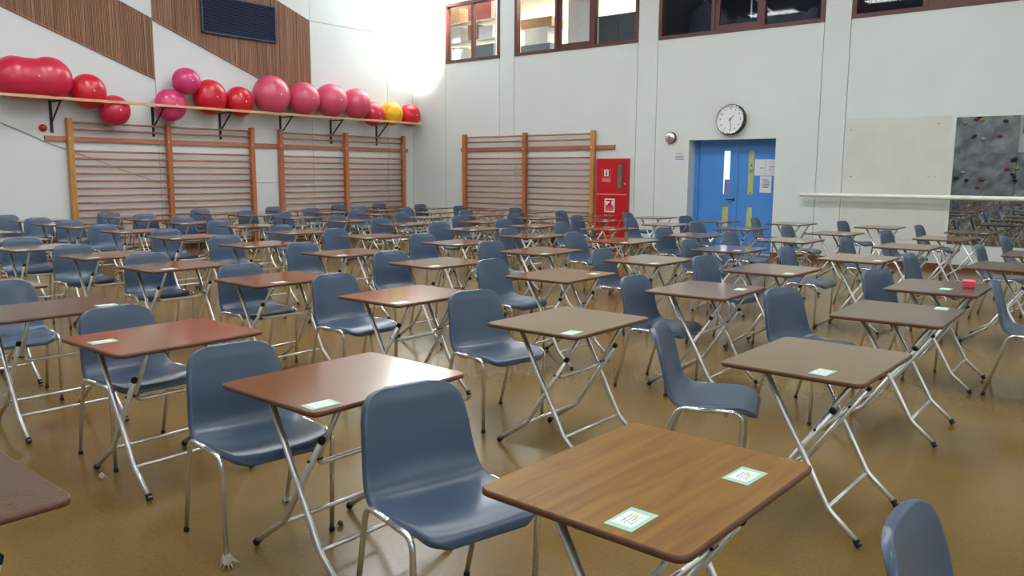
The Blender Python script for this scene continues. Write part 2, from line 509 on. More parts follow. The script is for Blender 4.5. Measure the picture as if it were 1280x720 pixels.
# left wall: painted panels, two slanting reeded timber fields
jy = [YF, 0.67, 4.30, 7.93, 11.56, 13.845, YB]
wall_left = tag(obj('wall_left', bx(XL-0.25, XL-0.016, YF-0.3, YB+0.3, 0, ZC), M['joint']), 'pale side wall with slanting brown timber fields', kind='structure')
for i in range(len(jy)-1):
    a, b = jy[i]+G, jy[i+1]-G
    cuts = [0, ZC]
    if i == 3: cuts = [0, 1.287, ZC]
    if i in (4, 5): cuts = [0, 4.86, ZC]
    for z0, z1 in zip(cuts[:-1], cuts[1:]):
        obj('wall_panel', bx(XL-0.03, XL, a, b, z0 + (G if z0 else 0), z1-G), M['wall_l'], wall_left)
def reed_field(ya, yb, lo, hi):
    """vertical half-round reeds clipped between two slanting lines lo(y), hi(y)"""
    bm = B()
    n = int((yb-ya)/0.03)
    for k in range(n):
        y0 = ya + (yb-ya)*k/n; y1 = y0 + (yb-ya)/n*0.86
        d = 0.018 + 0.010*random.random()
        za0, za1, zb0, zb1 = lo(y0), lo(y1), hi(y0), hi(y1)
        zb0, zb1 = min(zb0, ZC-0.05), min(zb1, ZC-0.05)
        if zb0 - za0 < 0.02: continue
        ym = (y0+y1)/2
        P = lambda x, y, z: bm.verts.new((x, y, z))
        f = [P(XL, y0, za0), P(XL+d*0.7, y0, za0), P(XL+d, ym, (za0+za1)/2), P(XL+d*0.7, y1, za1), P(XL, y1, za1)]
        g = [P(XL, y0, zb0), P(XL+d*0.7, y0, zb0), P(XL+d, ym, (zb0+zb1)/2), P(XL+d*0.7, y1, zb1), P(XL, y1, zb1)]
        for j in range(4):
            bm.faces.new((f[j], f[j+1], g[j+1], g[j]))
        bm.faces.new(f[::-1]); bm.faces.new(g)
    o = obj('reeded_timber_field', bm, M['reed'], wall_left)
    o['kind'] = 'stuff'
    return o
reed_field(4.31, 7.925, lambda y: 3.283 - 0.3705*(y-7.923), lambda y: 4.38 - 0.385*(y-7.926))
reed_field(7.94, 11.55, lambda y: 4.382 - 0.384*(y-7.934), lambda y: 4.859 - 0.362*(y-11.551))
obj('timber_edge_strip', prism(B(), [(4.31, 4.59), (4.31, 4.62), (7.925, 3.283), (7.925, 3.255)], 'x', XL, XL+0.03), M['reed'], wall_left)
obj('timber_edge_strip', prism(B(), [(7.94, 4.35), (7.94, 4.38), (11.55, 2.993), (11.55, 2.965)], 'x', XL, XL+0.03), M['reed'], wall_left)
tag(obj('baseboard_left', bx(XL, XL+0.02, YF, YB, 0, 0.09), M['base']), 'brown wooden skirting along the ball rack wall', kind='structure')

# unseen walls
tag(obj('wall_right', bx(XR, XR+0.25, YF-0.3, YB+0.3, 0, ZC), M['wall']), 'plain cream side wall', kind='structure')
wall_front = tag(obj('wall_front', bx(XL-0.25, XR+0.3, YF-0.25, YF, 0, ZC), M['wall']), 'cream end wall with grey climbing panels', kind='structure')

for n, (y, fill_w) in enumerate(SIDE_FILL):
    bm = B(); d0, d1 = XR-0.03, XR+0.02
    box(bm, d0, d1, y-1.75, y+1.75, 2.7, 2.78); box(bm, d0, d1, y-1.75, y+1.75, 5.92, 6.0); box(bm, d0, d1, y-1.75, y-1.67, 2.78, 5.92); box(bm, d0, d1, y+1.67, y+1.75, 2.78, 5.92)
    w = tag(obj('window_%d' % (n+5), bm, M['frame']), 'unseen tall window added in the side wall for light', kind='structure')
    for k in (-0.56, 0.56): obj('mullion', bx(d0, d1, y+k-0.03, y+k+0.03, 2.78, 5.92), M['frame'], w)
    obj('frosted_pane', bx(XR-0.012, XR-0.004, y-1.67, y+1.67, 2.78, 5.92), emit('added_pane_glow', (0.9, 0.96, 1.0), 0.8), w)
    ld = bpy.data.lights.new('window_fill', 'AREA'); ld.shape = 'RECTANGLE'; ld.size = 3.3; ld.size_y = 3.1; ld.energy = fill_w; ld.color = (0.92, 0.97, 1.0)  # fill light added in front of the invented side window
    lo = bpy.data.objects.new('window_fill', ld); COL.objects.link(lo); lo.location = (XR-0.05, y, 4.35); lo.rotation_euler = (0, math.pi/2, 0)
# climbing panels seen in the mirror
climb = empty('climbing_wall', (-5.6, YF, 0), label='grey textured climbing wall with scattered holds, seen in the mirror', cat='climbing wall')
def rough_panel(x0, x1, z0, z1):
    bm = B()
    nx, nz = max(2, int((x1-x0)/0.25)), max(2, int((z1-z0)/0.25))
    vs = {}
    for i in range(nx+1):
        for k in range(nz+1):
            edge = i in (0, nx) or k in (0, nz)
            vs[i, k] = bm.verts.new((x0+(x1-x0)*i/nx+5.6, (0.10 if edge else 0.10+0.07*random.random()), z0+(z1-z0)*k/nz))
    for i in range(nx):
        for k in range(nz):
            bm.faces.new((vs[i, k], vs[i, k+1], vs[i+1, k+1], vs[i+1, k]))
    bmesh.ops.recalc_face_normals(bm, faces=bm.faces)
    ext = bmesh.ops.extrude_face_region(bm, geom=list(bm.faces))
    for v in [g for g in ext['geom'] if isinstance(g, bmesh.types.BMVert)]:
        v.co.y = 0.002
    bmesh.ops.recalc_face_normals(bm, faces=bm.faces)
    return obj('rock_panel', bm, M['rock'], climb)
rough_panel(-9.5, -4.32, 0.02, 4.6)
rough_panel(-4.30, 2.0, 0.02, 2.35)
hold_m = [mat('hold_charcoal', (44, 44, 48), 0.6, var=0.2), mat('hold_red', (150, 40, 50), 0.5, var=0.1), mat('hold_lime', (170, 180, 40), 0.5, var=0.1), mat('hold_grey', (176, 178, 182), 0.6, var=0.1)]
for k in range(110):
    hx = random.uniform(-8.5, -1.5); hz = random.uniform(0.4, 4.3 if hx < -4.45 else 2.2)
    bm = B(); uv_ball(bm, (hx+5.6, 0.17, hz), random.uniform(.05, .1), .07, random.uniform(.04, .07), 8, 6)
    obj('climbing_hold', bm, random.choice([hold_m[0]]*4 + [hold_m[1], hold_m[2], hold_m[3]]), climb, True)
tb = obj('timber_field', prism(B(), [(-4.2, 3.0), (-1.0, 2.4), (-1.0, 5.0), (-4.2, 5.0)], 'y', YF, YF+0.03), M['frame'], wall_front)

# ------------------------------------------------------------------ lamps
lamp_case = mat('lamp_case', (200, 200, 200), 0.4, var=0.03)
lamp_glow = emit('lamp_diffuser', (1, 1, 1), 6.0)
first = None
for k, (lx, ly, lw) in enumerate(LAMPS):
    e = empty('ceiling_lamp', (lx, ly, LAMP_Z), label='unseen white ceiling luminaire with a long glowing diffuser', cat='ceiling lamp', group='ceiling luminaires')
    if first is None:
        bm = B(); box(bm, -0.8, 0.8, -0.3, 0.3, 0.03, 0.13)
        c = obj('housing', bm, lamp_case, e); d = obj('diffuser', bx(-0.76, 0.76, -0.26, 0.26, 0.005, 0.03), lamp_glow, e)
        h1, h2 = [obj('hanger', tube(B(), [(sx, 0, 0.13), (sx, 0, ZC-LAMP_Z)], 0.008, 6), lamp_case, e) for sx in (-0.6, 0.6)]
        first = (c, d, h1, h2)
    else:
        for q in first: again(q, e)
    ld = bpy.data.lights.new('lamp_light', 'AREA')
    ld.shape = 'RECTANGLE'; ld.size = 1.6; ld.size_y = 0.55
    ld.energy = lw; ld.color = LAMP_COLOR
    lo = bpy.data.objects.new('lamp_light', ld); COL.objects.link(lo)
    lo.parent = e; lo.location = (0, 0, -0.02)

# ------------------------------------------------------------------ high windows
def frame_bars(bm, x0, x1, z0, z1, w, y0, y1):
    box(bm, x0, x1, y0, y1, z0, z0+w); box(bm, x0, x1, y0, y1, z1-w, z1)
    box(bm, x0, x0+w, y0, y1, z0+w, z1-w); box(bm, x1-w, x1, y0, y1, z0+w, z1-w)
def high_window(n, x0, x1, mulls, sash=None, label=''):
    fr = B(); frame_bars(fr, x0+G, x1-G, WZ0, WZ1, 0.07, YB-0.012, YB+0.12)
    w = tag(obj('window_%d' % n, fr, M['frame']), label, kind='structure')
    xs = [x0+0.07] + list(mulls) + [x1-0.07]
    for mx in mulls:
        obj('mullion', bx(mx-0.035, mx+0.035, YB-0.005, YB+0.10, WZ0+0.07, WZ1-0.07), M['frame'], w)
    for i in range(len(xs)-1):
        a = xs[i] + (0.035 if i else 0); b = xs[i+1] - (0.035 if i < len(xs)-2 else 0)
        if sash == i:
            bm = B(); frame_bars(bm, a, b, WZ0+0.07, WZ1-0.07, 0.085, YB+0.02, YB+0.07)
            obj('sash', bm, M['frame'], w)
        obj('pane', bx(a, b, YB+0.045, YB+0.049, WZ0+0.07, WZ1-0.07), M['pane'], w)
    return w
high_window(1, -14.11, -12.37, [-13.22], None, 'small high window with two panes above the wall bars')
high_window(2, -11.935, -8.70, [-10.77, -9.79], 1, 'high window of three panes with white boxes behind')
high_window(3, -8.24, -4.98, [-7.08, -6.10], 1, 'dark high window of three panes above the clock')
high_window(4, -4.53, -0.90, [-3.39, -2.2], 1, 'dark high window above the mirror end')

# rooms behind the windows
def room(kind_, x0, x1, y1, z0, z1, m_, word):
    y0 = YB+0.12
    for nm, q in (('floor', (x0, x1, y0, y1, z0-0.08, z0)), ('ceiling', (x0, x1, y0, y1, z1, z1+0.08)), ('wall_left', (x0-0.08, x0, y0, y1, z0, z1)), ('wall_right', (x1, x1+0.08, y0, y1, z0, z1)), ('wall_back', (x0-0.08, x1+0.08, y1, y1+0.08, z0-0.08, z1+0.08))):
        tag(obj('%s_%s' % (nm, kind_), bx(*q), m_), '%s %s behind the high windows' % (word, nm.split('_')[0]), kind='structure')
room('store', -15.6, -8.45, 17.2, 4.0, 6.1, M['storewall'], 'white store room')
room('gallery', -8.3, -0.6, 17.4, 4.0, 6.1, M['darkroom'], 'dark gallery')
ld = bpy.data.lights.new('store_light', 'AREA'); ld.energy = 330; ld.size = 3.2; ld.size_y = 0.6; ld.shape = 'RECTANGLE'; ld.color = (1, 0.93, 0.8)
lo = bpy.data.objects.new('store_light', ld); COL.objects.link(lo); lo.location = (-11.8, 15.75, 6.0)
ld = bpy.data.lights.new('store_light', 'AREA'); ld.energy = 90; ld.size = 1.2; ld.color = (1, 0.95, 0.86)  # extra light added to brighten the boxes behind the small window
lo = bpy.data.objects.new('store_light', ld); COL.objects.link(lo); lo.location = (-14.2, 15.15, 6.05)
ld = bpy.data.lights.new('gallery_fill', 'AREA'); ld.energy = 9; ld.size = 2.0; ld.color = (0.7, 0.82, 1.0)  # added bluish fill so the dark gallery isn't black
lo = bpy.data.objects.new('gallery_fill', ld); COL.objects.link(lo); lo.location = (-6.4, 16.0, 6.0)

def carton(name, x0, x1, y0, y1, z0, z1, m_, label, group=None):
    e = empty(name, ((x0+x1)/2, (y0+y1)/2, z0), label=label, cat='box')
    hx, hy, h = (x1-x0)/2, (y1-y0)/2, z1-z0
    obj('carton_body', bx(-hx, hx, -hy, hy, 0, h-0.012, 0.004), m_, e)
    obj('lid_flap', bx(-hx, hx, -hy, -0.003, h-0.012, h), m_, e)
    obj('lid_flap', bx(-hx, hx, 0.003, hy, h-0.012, h), m_, e)
    return e
shelf = empty('storage_rack', (-13.80, 15.3, 4.0), label='metal storage rack of boxes behind the small high window', cat='shelving')
for z in (0.26, 0.70, 1.15):
    obj('shelf_board', bx(-0.98, 0.98, -0.22, 0.25, z, z+0.025), M['steel'], shelf)
for sx in (-0.97, 0.97):
    for sy in (-0.21, 0.24):
        obj('rack_post', bx(sx-0.015, sx+0.015, sy-0.015, sy+0.015, 0, 1.75), M['steel'], shelf)
carton('cardboard_box', -14.67, -14.05, 15.14, 15.45, 5.175, 5.550, M['cardboard'], 'brown cardboard box, topmost at the left of the storage rack')
carton('carton', -14.70, -14.03, 15.14, 15.45, 4.725, 5.090, M['carton_white'], 'white carton on the middle shelf of the storage rack')
carton('carton', -14.75, -14.30, 15.14, 15.45, 4.285, 4.620, M['carton_white'], 'off-white box on the bottom shelf of the rack, beside a smaller one')
carton('carton', -14.25, -13.95, 15.16, 15.45, 4.285, 4.600, M['carton_white'], 'small white box beside the off-white box on the rack')
carton('carton', -13.75, -13.00, 15.12, 15.48, 5.175, 5.650, M['carton_pink'], 'pinkish red carton on the top shelf of the storage rack')
carton('cardboard_box', -13.77, -13.47, 15.14, 15.44, 4.725, 5.100, M['cardboard'], 'narrow brown cardboard box on the middle rack shelf')
carton('carton', -13.43, -12.97, 15.14, 15.46, 4.725, 5.030, M['carton_white'], 'white paper bundle beside the narrow cardboard box')
carton('carton', -13.55, -12.95, 15.14, 15.45, 4.285, 4.600, M['carton_grey'], 'grey carton on the bottom shelf under the white paper bundle')
t_ = empty('storage_table', (-10.76, 15.45, 4.0), label='low white table under the boxes behind the three-pane window', cat='table')
obj('table_top', bx(-1.45, 0.70, -0.3, 0.35, 0.13, 0.17), M['white'], t_)
for sx in (-1.4, 0.62):
    for sy in (-0.27, 0.3): obj('leg', bx(sx, sx+0.04, sy, sy+0.04, 0, 0.13), M['steel'], t_)
carton('carton', -12.16, -11.31, 15.20, 15.70, 4.170, 4.470, M['carton_grey'], 'blue grey carton at the bottom of the stack behind the window')
carton('carton', -12.04, -11.38, 15.20, 15.60, 4.470, 4.840, M['carton_white'], 'white box resting on the blue grey carton')
carton('cardboard_box', -12.18, -11.28, 15.22, 15.70, 4.840, 5.060, M['cardboard'], 'flat brown cardboard box on top of the white box')
wb = empty('whiteboard', (-10.42, 15.32, 4.17), label='pale grey board standing behind the middle sash', cat='board')
obj('board', bx(-0.45, 0.32, -0.012, 0.012, 0, 1.7), M['carton_white'], wb)
bm = B(); frame_bars(bm, -0.47, 0.34, 0.0, 1.72, 0.025, -0.016, 0.016); obj('board_frame', bm, M['steel'], wb)
cb = empty('cabinet', (-9.5, 15.5, 4.0), label='dark grey cabinet behind the right pane of the bright window', cat='cabinet')
obj('cabinet_body', bx(-0.5, 0.55, -0.3, 0.3, 0, 0.86), M['dkgrey'], cb); obj('cabinet_top', bx(-0.52, 0.57, -0.32, 0.32, 0.86, 0.89), M['carton_grey'], cb)
for sx in (-0.48, 0.03): obj('cabinet_door', bx(sx, sx+0.48, -0.315, -0.30, 0.05, 0.75), M['dkgrey'], cb)
# gallery: covered equipment under a tarpaulin and a tilted rail
bm = B()
nx, ny = 26, 6
vs = {}
for i in range(nx+1):
    for j in range(ny+1):
        h = 0.50 + 0.40*math.exp(-((i-3)/3.0)**2) + 0.05*math.sin(i*1.9+j) + 0.03*random.random()
        if j in (0, ny) or i in (0, nx): h = 0.0
        vs[i, j] = bm.verts.new((-7.95+2.8*i/nx, 15.2+0.9*j/ny, 4.001+h))
for i in range(nx):
    for j in range(ny): bm.faces.new((vs[i, j], vs[i+1, j], vs[i+1, j+1], vs[i, j+1]))
tag(obj('tarpaulin_heap', bm, M['tarp'], None, True), 'blue grey tarpaulin heaped behind the dark window', 'tarpaulin')
gr = empty('gallery_rail', (-6.6, 16.25, 4.0), label='slanting metal rail behind the dark window', cat='rail')
obj('rail_tube', tube(B(), [(-1.4, 0, 1.95), (0.9, 0.0, 0.014)], 0.02), M['steel'], gr)
obj('rail_post', tube(B(), [(-0.4, 0.0, 0.0), (-0.4, 0.0, 1.1)], 0.018), M['steel'], gr)

# ------------------------------------------------------------------ blue double doors
def door_leaf(n, x0, x1, gx0, gx1, label):
    bm = B()
    y0, y1 = DY, DY+0.045
    zs = [0.01, 0.50, 0.92, 1.135, 1.985, DZ1-0.03]
    box(bm, x0, gx0, y0, y1, zs[0], zs[5]); box(bm, gx1, x1, y0, y1, zs[0], zs[5])
    for a, b in ((0, 1), (2, 3), (4, 5)):
        box(bm, gx0, gx1, y0, y1, zs[a], zs[b])
    d = tag(obj('door_%d' % n, bm, M['blue']), label, kind='structure')
    for a, b in ((1, 2), (3, 4)):
        f = B(); frame_bars(f, gx0, gx1, zs[a], zs[b], 0.012, y0-0.004, y0+0.01)
        obj('vision_panel_bead', f, M['blue'], d)
    return d, zs
XM = -6.57
dl, zs = door_leaf(1, DX0+0.10, XM-0.003, -6.88, -6.73, 'left leaf of the blue double doors with a clear slim pane')
dr, zs = door_leaf(2, XM+0.003, DX1-0.004, -6.378, -6.245, 'right leaf of the blue double doors with papered slim panes')
obj('vision_glass', bx(-6.868, -6.742, DY+0.02, DY+0.024, 1.147, 1.973), M['pane'], dl)
obj('papered_pane', bx(-6.868, -6.742, DY+0.014, DY+0.02, 0.512, 0.908), M['lime'], dl)
obj('papered_pane', bx(-6.366, -6.257, DY+0.014, DY+0.02, 0.512, 0.908), M['lime'], dr)
pp = obj('papered_pane', bx(-6.366, -6.257, DY+0.014, DY+0.02, 1.147, 1.973), M['lime'], dr)
for a, b, c, d_ in ((-6.325, -6.30, 1.685, 1.715), (-6.36, -6.265, 1.615, 1.622), (-6.35, -6.275, 1.585, 1.598), (-6.345, -6.285, 1.565, 1.576), (-6.335, -6.30, 1.165, 1.185)):
    obj('printed_mark', bx(a, b, DY+0.012, DY+0.014, c, d_), M['inkdark'], pp)
obj('kick_edge', bx(XM-0.012, XM-0.004, DY-0.006, DY, 0.02, 2.14), M['blue'], dl)
bm = B(); disc(bm, XM-0.075, 1.04, 0.027, DY-0.01, DY, 20); tube(bm, round_path([(XM-0.075, DY-0.01, 1.04), (XM-0.075, DY-0.055, 1.04), (XM-0.20, DY-0.055, 1.035)], 0.02), 0.010)
obj('lever_handle', bm, M['black'], dl, True)
obj('keyhole_plate', disc(B(), XM-0.075, 0.975, 0.02, DY-0.006, DY, 16), M['chrome'], dl)
bm = B()
box(bm, DX0, DX0+0.095, DY-0.02, DY+0.05, 0, DZ1); box(bm, DX0+0.095, DX1, DY-0.02, DY+0.05, DZ1-0.028, DZ1)
tag(obj('trim_2', bm, M['blue']), 'blue frame of the double doors', kind='structure')
# what stands behind the clear pane: lit lobby wall
tag(obj('wall_lobby', bx(-7.6, -5.6, DY+1.4, DY+1.5, -0.0, 2.6), M['storewall']), 'white lobby wall behind the doors', kind='structure')
tag(obj('floor_lobby', bx(-7.6, -5.6, DY+0.05, DY+1.5, -0.1, -0.001), M['floor']), 'lobby floor behind the doors', kind='structure')
tag(obj('ceiling_lobby', bx(-7.6, -5.6, DY+0.05, DY+1.5, 2.6, 2.7), M['ceil']), 'lobby ceiling behind the doors', kind='structure')
pb = empty('notice_board', (-7.62+0.55, DY+1.38, 1.0), label='purple board on the lobby wall seen through the door pane', cat='board')
obj('board', bx(-0.4, 0.5, -0.012, 0.012, 0.0, 0.42), M['purple'], pb)
bm = B(); frame_bars(bm, -0.42, 0.52, -0.02, 0.44, 0.02, -0.018, 0.018); obj('board_frame', bm, M['white'], pb)
ld = bpy.data.lights.new('lobby_light', 'AREA'); ld.energy = 40; ld.size = 1.0
lo = bpy.data.objects.new('lobby_light', ld); COL.objects.link(lo); lo.location = (-6.6, DY+0.8, 2.55)

def sheet(x0, x1, z0, z1, label, lines, y=DY-0.003):
    e = empty('paper_notice', ((x0+x1)/2, y, z0), label=label, cat='notice')
    hx = (x1-x0)/2; h = z1-z0
    bm = B()
    vs_ = []
    for i in range(5):
        for k in (0, 1):
            vs_.append(bm.verts.new((-hx+2*hx*i/4, -0.002*math.sin(i*2.2)-0.001, h*k)))
    for i in range(4): bm.faces.new((vs_[2*i], vs_[2*i+2], vs_[2*i+3], vs_[2*i+1]))
    ext = bmesh.ops.extrude_face_region(bm, geom=list(bm.faces))
    for v in [g for g in ext['geom'] if isinstance(g, bmesh.types.BMVert)]: v.co.y += 0.0012
    bmesh.ops.recalc_face_normals(bm, faces=bm.faces)
    obj('sheet', bm, M['paper'], e)
    for a, b, c in lines:
        obj('print_line', bx(-hx+2*hx*a, -hx+2*hx*b, -0.0052, -0.0042, h*c, h*c+0.012), M['ink'], e)
    for sx in (-hx, hx-0.03):
        obj('tape', bx(sx, sx+0.03, -0.006, -0.0045, h-0.02, h), M['white'], e)
    return e
sheet(-6.240, -6.035, 1.505, 1.81, 'white sheet taped beside the yellow-green pane of the blue door', [(0.55, 0.9, 0.45)])
sheet(-6.03, -5.80, 1.505, 1.81, 'white sheet taped at the hinge edge of the blue door', [(0.35, 0.8, 0.52), (0.3, 0.5, 0.33)])
sheet(-6.125, -5.90, 1.185, 1.495, 'white printed sheet taped below two others on the blue door', [(0.2, 0.75, 0.75), (0.25, 0.9, 0.62), (0.2, 0.85, 0.5), (0.3, 0.8, 0.4), (0.25, 0.7, 0.3)])
sheet(-7.80, -7.56, 1.75, 1.945, 'pale notice stuck to the wall beside the blue doors', [(0.15, 0.85, 0.88), (0.1, 0.9, 0.6), (0.1, 0.9, 0.45), (0.15, 0.9, 0.3)], y=YB-0.002)

# ------------------------------------------------------------------ mirror and barre
mi = empty('wall_mirror', (-2.8, YB, 0.42), label='tall frameless mirror behind the white barre', cat='mirror')
for a, b in ((0, 1.72), (1.724, 3.45), (3.454, 5.2)):
    obj('mirror_pane', bx(a, b, -0.010, -0.002, 0, 2.03), M['mirror'], mi)
bar = empty('ballet_barre', (-5.19, YB, 1.175), label='long cream barre running along the wall in front of the mirror', cat='barre')
obj('rail', tube(B(), [(0, -0.14, 0), (9.0, -0.14, 0)], 0.035, 14), M['barre'], bar, True)
for x, y0 in ((0.45, -0.002), (2.33, -0.002), (4.29, -0.0105), (6.29, -0.0105), (8.29, -0.002)):
    bm = B(); tube(bm, [(x, y0, 0), (x, -0.12, 0)], 0.012); disc(bm, x, 0, 0.028, y0-0.010, y0, 14)
    obj('bracket', bm, M['barre'], bar, True)

# ------------------------------------------------------------------ wall bars (built in a local frame: u along the wall, v out from the wall, z up)
def wall_bars(name, origin, rz, ups, label, pale=(), rail=(-0.35, 0.35), rail_z=2.08):
    """ups = positions of the uprights along the wall"""
    e = empty(name, origin, rz, label=label, cat='wall bars')
    for i, u_ in enumerate(ups):
        obj('upright', bx(u_-0.045, u_+0.045, -0.145, -0.045, 0.02, 2.44, 0.006), M['bar_pale'] if i in pale else M['bar_yel'], e)
    zs_ = [2.365, 2.245] + [1.995-0.131*i for i in range(1, 15)]
    for i in range(len(ups)-1):
        a, b = ups[i]+0.045, ups[i+1]-0.045
        bm = B()
        tube(bm, [(a-0.02, -0.105, 0), (b+0.02, -0.105, 0)], 0.0195, 10)
        for v in bm.verts: v.co.z *= 1.05
        first_ = None
        for z in zs_:
            if first_ is None: first_ = obj('rung', bm, M['bar_red'], e, True, (0, 0, z))
            else: again(first_, None, (0, 0, z))
    obj('fixing_rail', bx(ups[0]+rail[0], ups[-1]+rail[1], -0.045, 0.0, rail_z-0.045, rail_z+0.045, 0.004), M['bar_red'], e)
    for u_ in ups:
        obj('bolt', disc(B(), u_-0.02, rail_z, 0.014, -0.152, -0.14, 10), M['steel'], e)
    return e
# left wall: local x runs along -y ... rotate so that local +x = world +y reversed; wall face at v = 0
# rotation of +90 deg: local (x, y) -> world (-y, x): local -y (out of the wall) -> world +x
wall_bars('wall_bars', (XL, 8.10, 0), math.pi/2, [-1.835, -0.02, 1.815], 'wooden wall bars under the peanut ball, farthest from the corner', pale=(0,), rail=(-0.39, 0.303))
wall_bars('wall_bars', (XL, 12.43, 0), math.pi/2, [-1.80, 0.0, 1.83], 'wooden wall bars beside the corner, under the yellow ball', rail=(-0.408, 0.22))
wall_bars('wall_bars', (-11.53, YB, 0), 0, [-1.855, 0.0, 1.85], 'wooden wall bars on the back wall beside the red cabinet', pale=(2,), rail=(-0.18, 0.50))

# ------------------------------------------------------------------ ball rack
RZ, ROFF = 2.737, 0.50
rk = empty('ball_rack', (XL, 9.0, RZ), label='long timber rail on black brackets carrying the exercise balls', cat='rack')
obj('rail', bx(ROFF-0.02, ROFF+0.02, -8.0, 5.55, -0.024, 0.024, 0.004), M['rack'], rk)
bfirst = None
for y in (3.2, 4.6, 6.013, 7.837, 9.25, 10.702, 12.07, 13.46):
    bm = B()
    box(bm, 0.0, 0.014, -0.024, 0.024, -0.56, 0.0)
    box(bm, 0.0, ROFF-0.02, -0.024, 0.024, -0.044, -0.024)
    tube(bm, [(0.01, 0, -0.40), (ROFF-0.06, 0, -0.035)], 0.016, 6)
    if bfirst is None: bfirst = obj('bracket', bm, M['black'], rk, False, (0, y-9.0, 0))
    else: bm.free(); again(bfirst, None, (0, y-9.0, 0))
# (y, z, radius, colour, words)
BALLS = [
 (6.555, 2.905, 0.305, 'red', 'red exercise ball next to the double-lobed peanut ball'),
 (7.000, 2.605, 0.272, 'crimson', 'dark crimson exercise ball sagging lowest on the rack'),
 (8.079, 2.777, 0.305, 'magenta', 'magenta exercise ball underneath the small one, on the rack rail'),
 (8.887, 2.979, 0.345, 'red', 'larger of two adjoining bright red balls on the rack'),
 (9.540, 2.935, 0.308, 'red', 'smaller of two adjoining bright red balls on the rack'),
 (10.253, 3.123, 0.405, 'rose', 'biggest rose pink exercise ball on the rack'),
 (11.045, 3.099, 0.359, 'rose', 'rose pink ball touching the biggest ball on the rack'),
 (11.790, 3.118, 0.372, 'rose', 'rose pink ball between two other rose balls under the timber field edge'),
 (12.520, 3.098, 0.352, 'rose', 'rose pink ball next to the smaller crimson ball near the corner'),
 (13.118, 2.908, 0.288, 'crimson', 'crimson ball beside the yellow ball on the rack'),
 (13.700, 2.949, 0.290, 'yellow', 'yellow exercise ball on the rack near the corner'),
 (14.310, 2.937, 0.285, 'red', 'red exercise ball at the corner end of the rack'),
]
def valve(e, x):
    bm = B(); tube(bm, [(x-0.006, 0, 0), (x+0.004, 0, 0)], 0.014, 10)
    return bm
for y, z, r, c, lab in BALLS:
    h = z-(RZ+0.0)
    k = max(0.05, 1-(h/r)**2)
    a = min(r, (ROFF-0.022-0.032)/(1+math.sqrt(k)))
    e = empty('exercise_ball', (XL+0.032+a, y, z), label=lab, cat='ball', group='exercise balls on the rack')
    bm = B(); uv_ball(bm, (0, 0, 0), a, r, r, 40, 24)
    obj('ball_skin', bm, BALLC[c], e, True)
    obj('plug', valve(e, a*0.998), M['white'], e, True).rotation_euler = (0, 0, 0.0)
e = empty('exercise_ball', (XL+0.36, 8.36, 3.238), label='small magenta exercise ball resting on top of the rack balls', cat='ball', group='exercise balls on the rack')
bm = B(); uv_ball(bm, (0, 0, 0), 0.25, 0.265, 0.255, 40, 24); obj('ball_skin', bm, BALLC['magenta'], e, True)
obj('plug', valve(e, 0.249), M['white'], e, True)
# peanut ball: two lobes with a waist, axis along the rail
pe = empty('peanut_ball', (XL+0.325, 5.625, 3.06), label='double-lobed crimson peanut ball at the far end of the rack', cat='ball')
bm = B(); N, SG = 30, 32; rows = []
L0, L1 = -0.60, 0.645
for i in range(N+1):
    t = i/N; y = L0+(L1-L0)*t
    lob = lambda c, r: math.sqrt(max(0, r*r-(y-c)**2))
    r = max(lob(-0.245, 0.355), lob(0.27, 0.375), 0.335+0.25*(y-0.01)**2 if abs(y) < .17 else 0)
    if i in (0, N): r = 0.004
    zc = -0.02 + 0.02*(y/0.6)
    rows.append([bm.verts.new((r*0.85*math.cos(a), y, max(RZ-0.023-3.06, zc + r*math.sin(a)))) for a in [2*math.pi*k/SG for k in range(SG)]])
for i in range(N):
    for k in range(SG):
        bm.faces.new((rows[i][k], rows[i][(k+1) % SG], rows[i+1][(k+1) % SG], rows[i+1][k]))
bm.faces.new(rows[0]); bm.faces.new(rows[-1][::-1])
bmesh.ops.recalc_face_normals(bm, faces=bm.faces)
obj('ball_skin', bm, BALLC['crimson'], pe, True)
obj('plug', valve(pe, 0.33), M['white'], pe, True)

# ------------------------------------------------------------------ ventilation grille
vg = empty('ventilation_grille', (XL+0.03, 9.77, 4.63), label='navy louvred ventilation grille set in the timber field', cat='grille')
bm = B()
hy, hz = 0.86, 0.375
box(bm, 0.0, 0.05, -hy, hy, -hz, -hz+0.03); box(bm, 0, 0.05, -hy, hy, hz-0.03, hz); box(bm, 0, 0.05, -hy, -hy+0.03, -hz, hz); box(bm, 0, 0.05, hy-0.03, hy, -hz, hz)
obj('frame', bm, M['navy'], vg)
obj('back_plate', bx(0.0, 0.006, -hy+0.03, hy-0.03, -hz+0.03, hz-0.03), M['navy_dark'], vg)
sl = None
for k in range(19):
    z = -hz+0.05+k*(2*hz-0.1)/18
    if sl is None:
        bm = B(); prism(bm, [(0.008, 0.012), (0.012, 0.016), (0.044, -0.008), (0.040, -0.012)], 'y', -hy+0.03, hy-0.03)
        sl = obj('louvre_slat', bm, M['navy'], vg, False, (0, 0, z))
    else: again(sl, None, (0, 0, z))

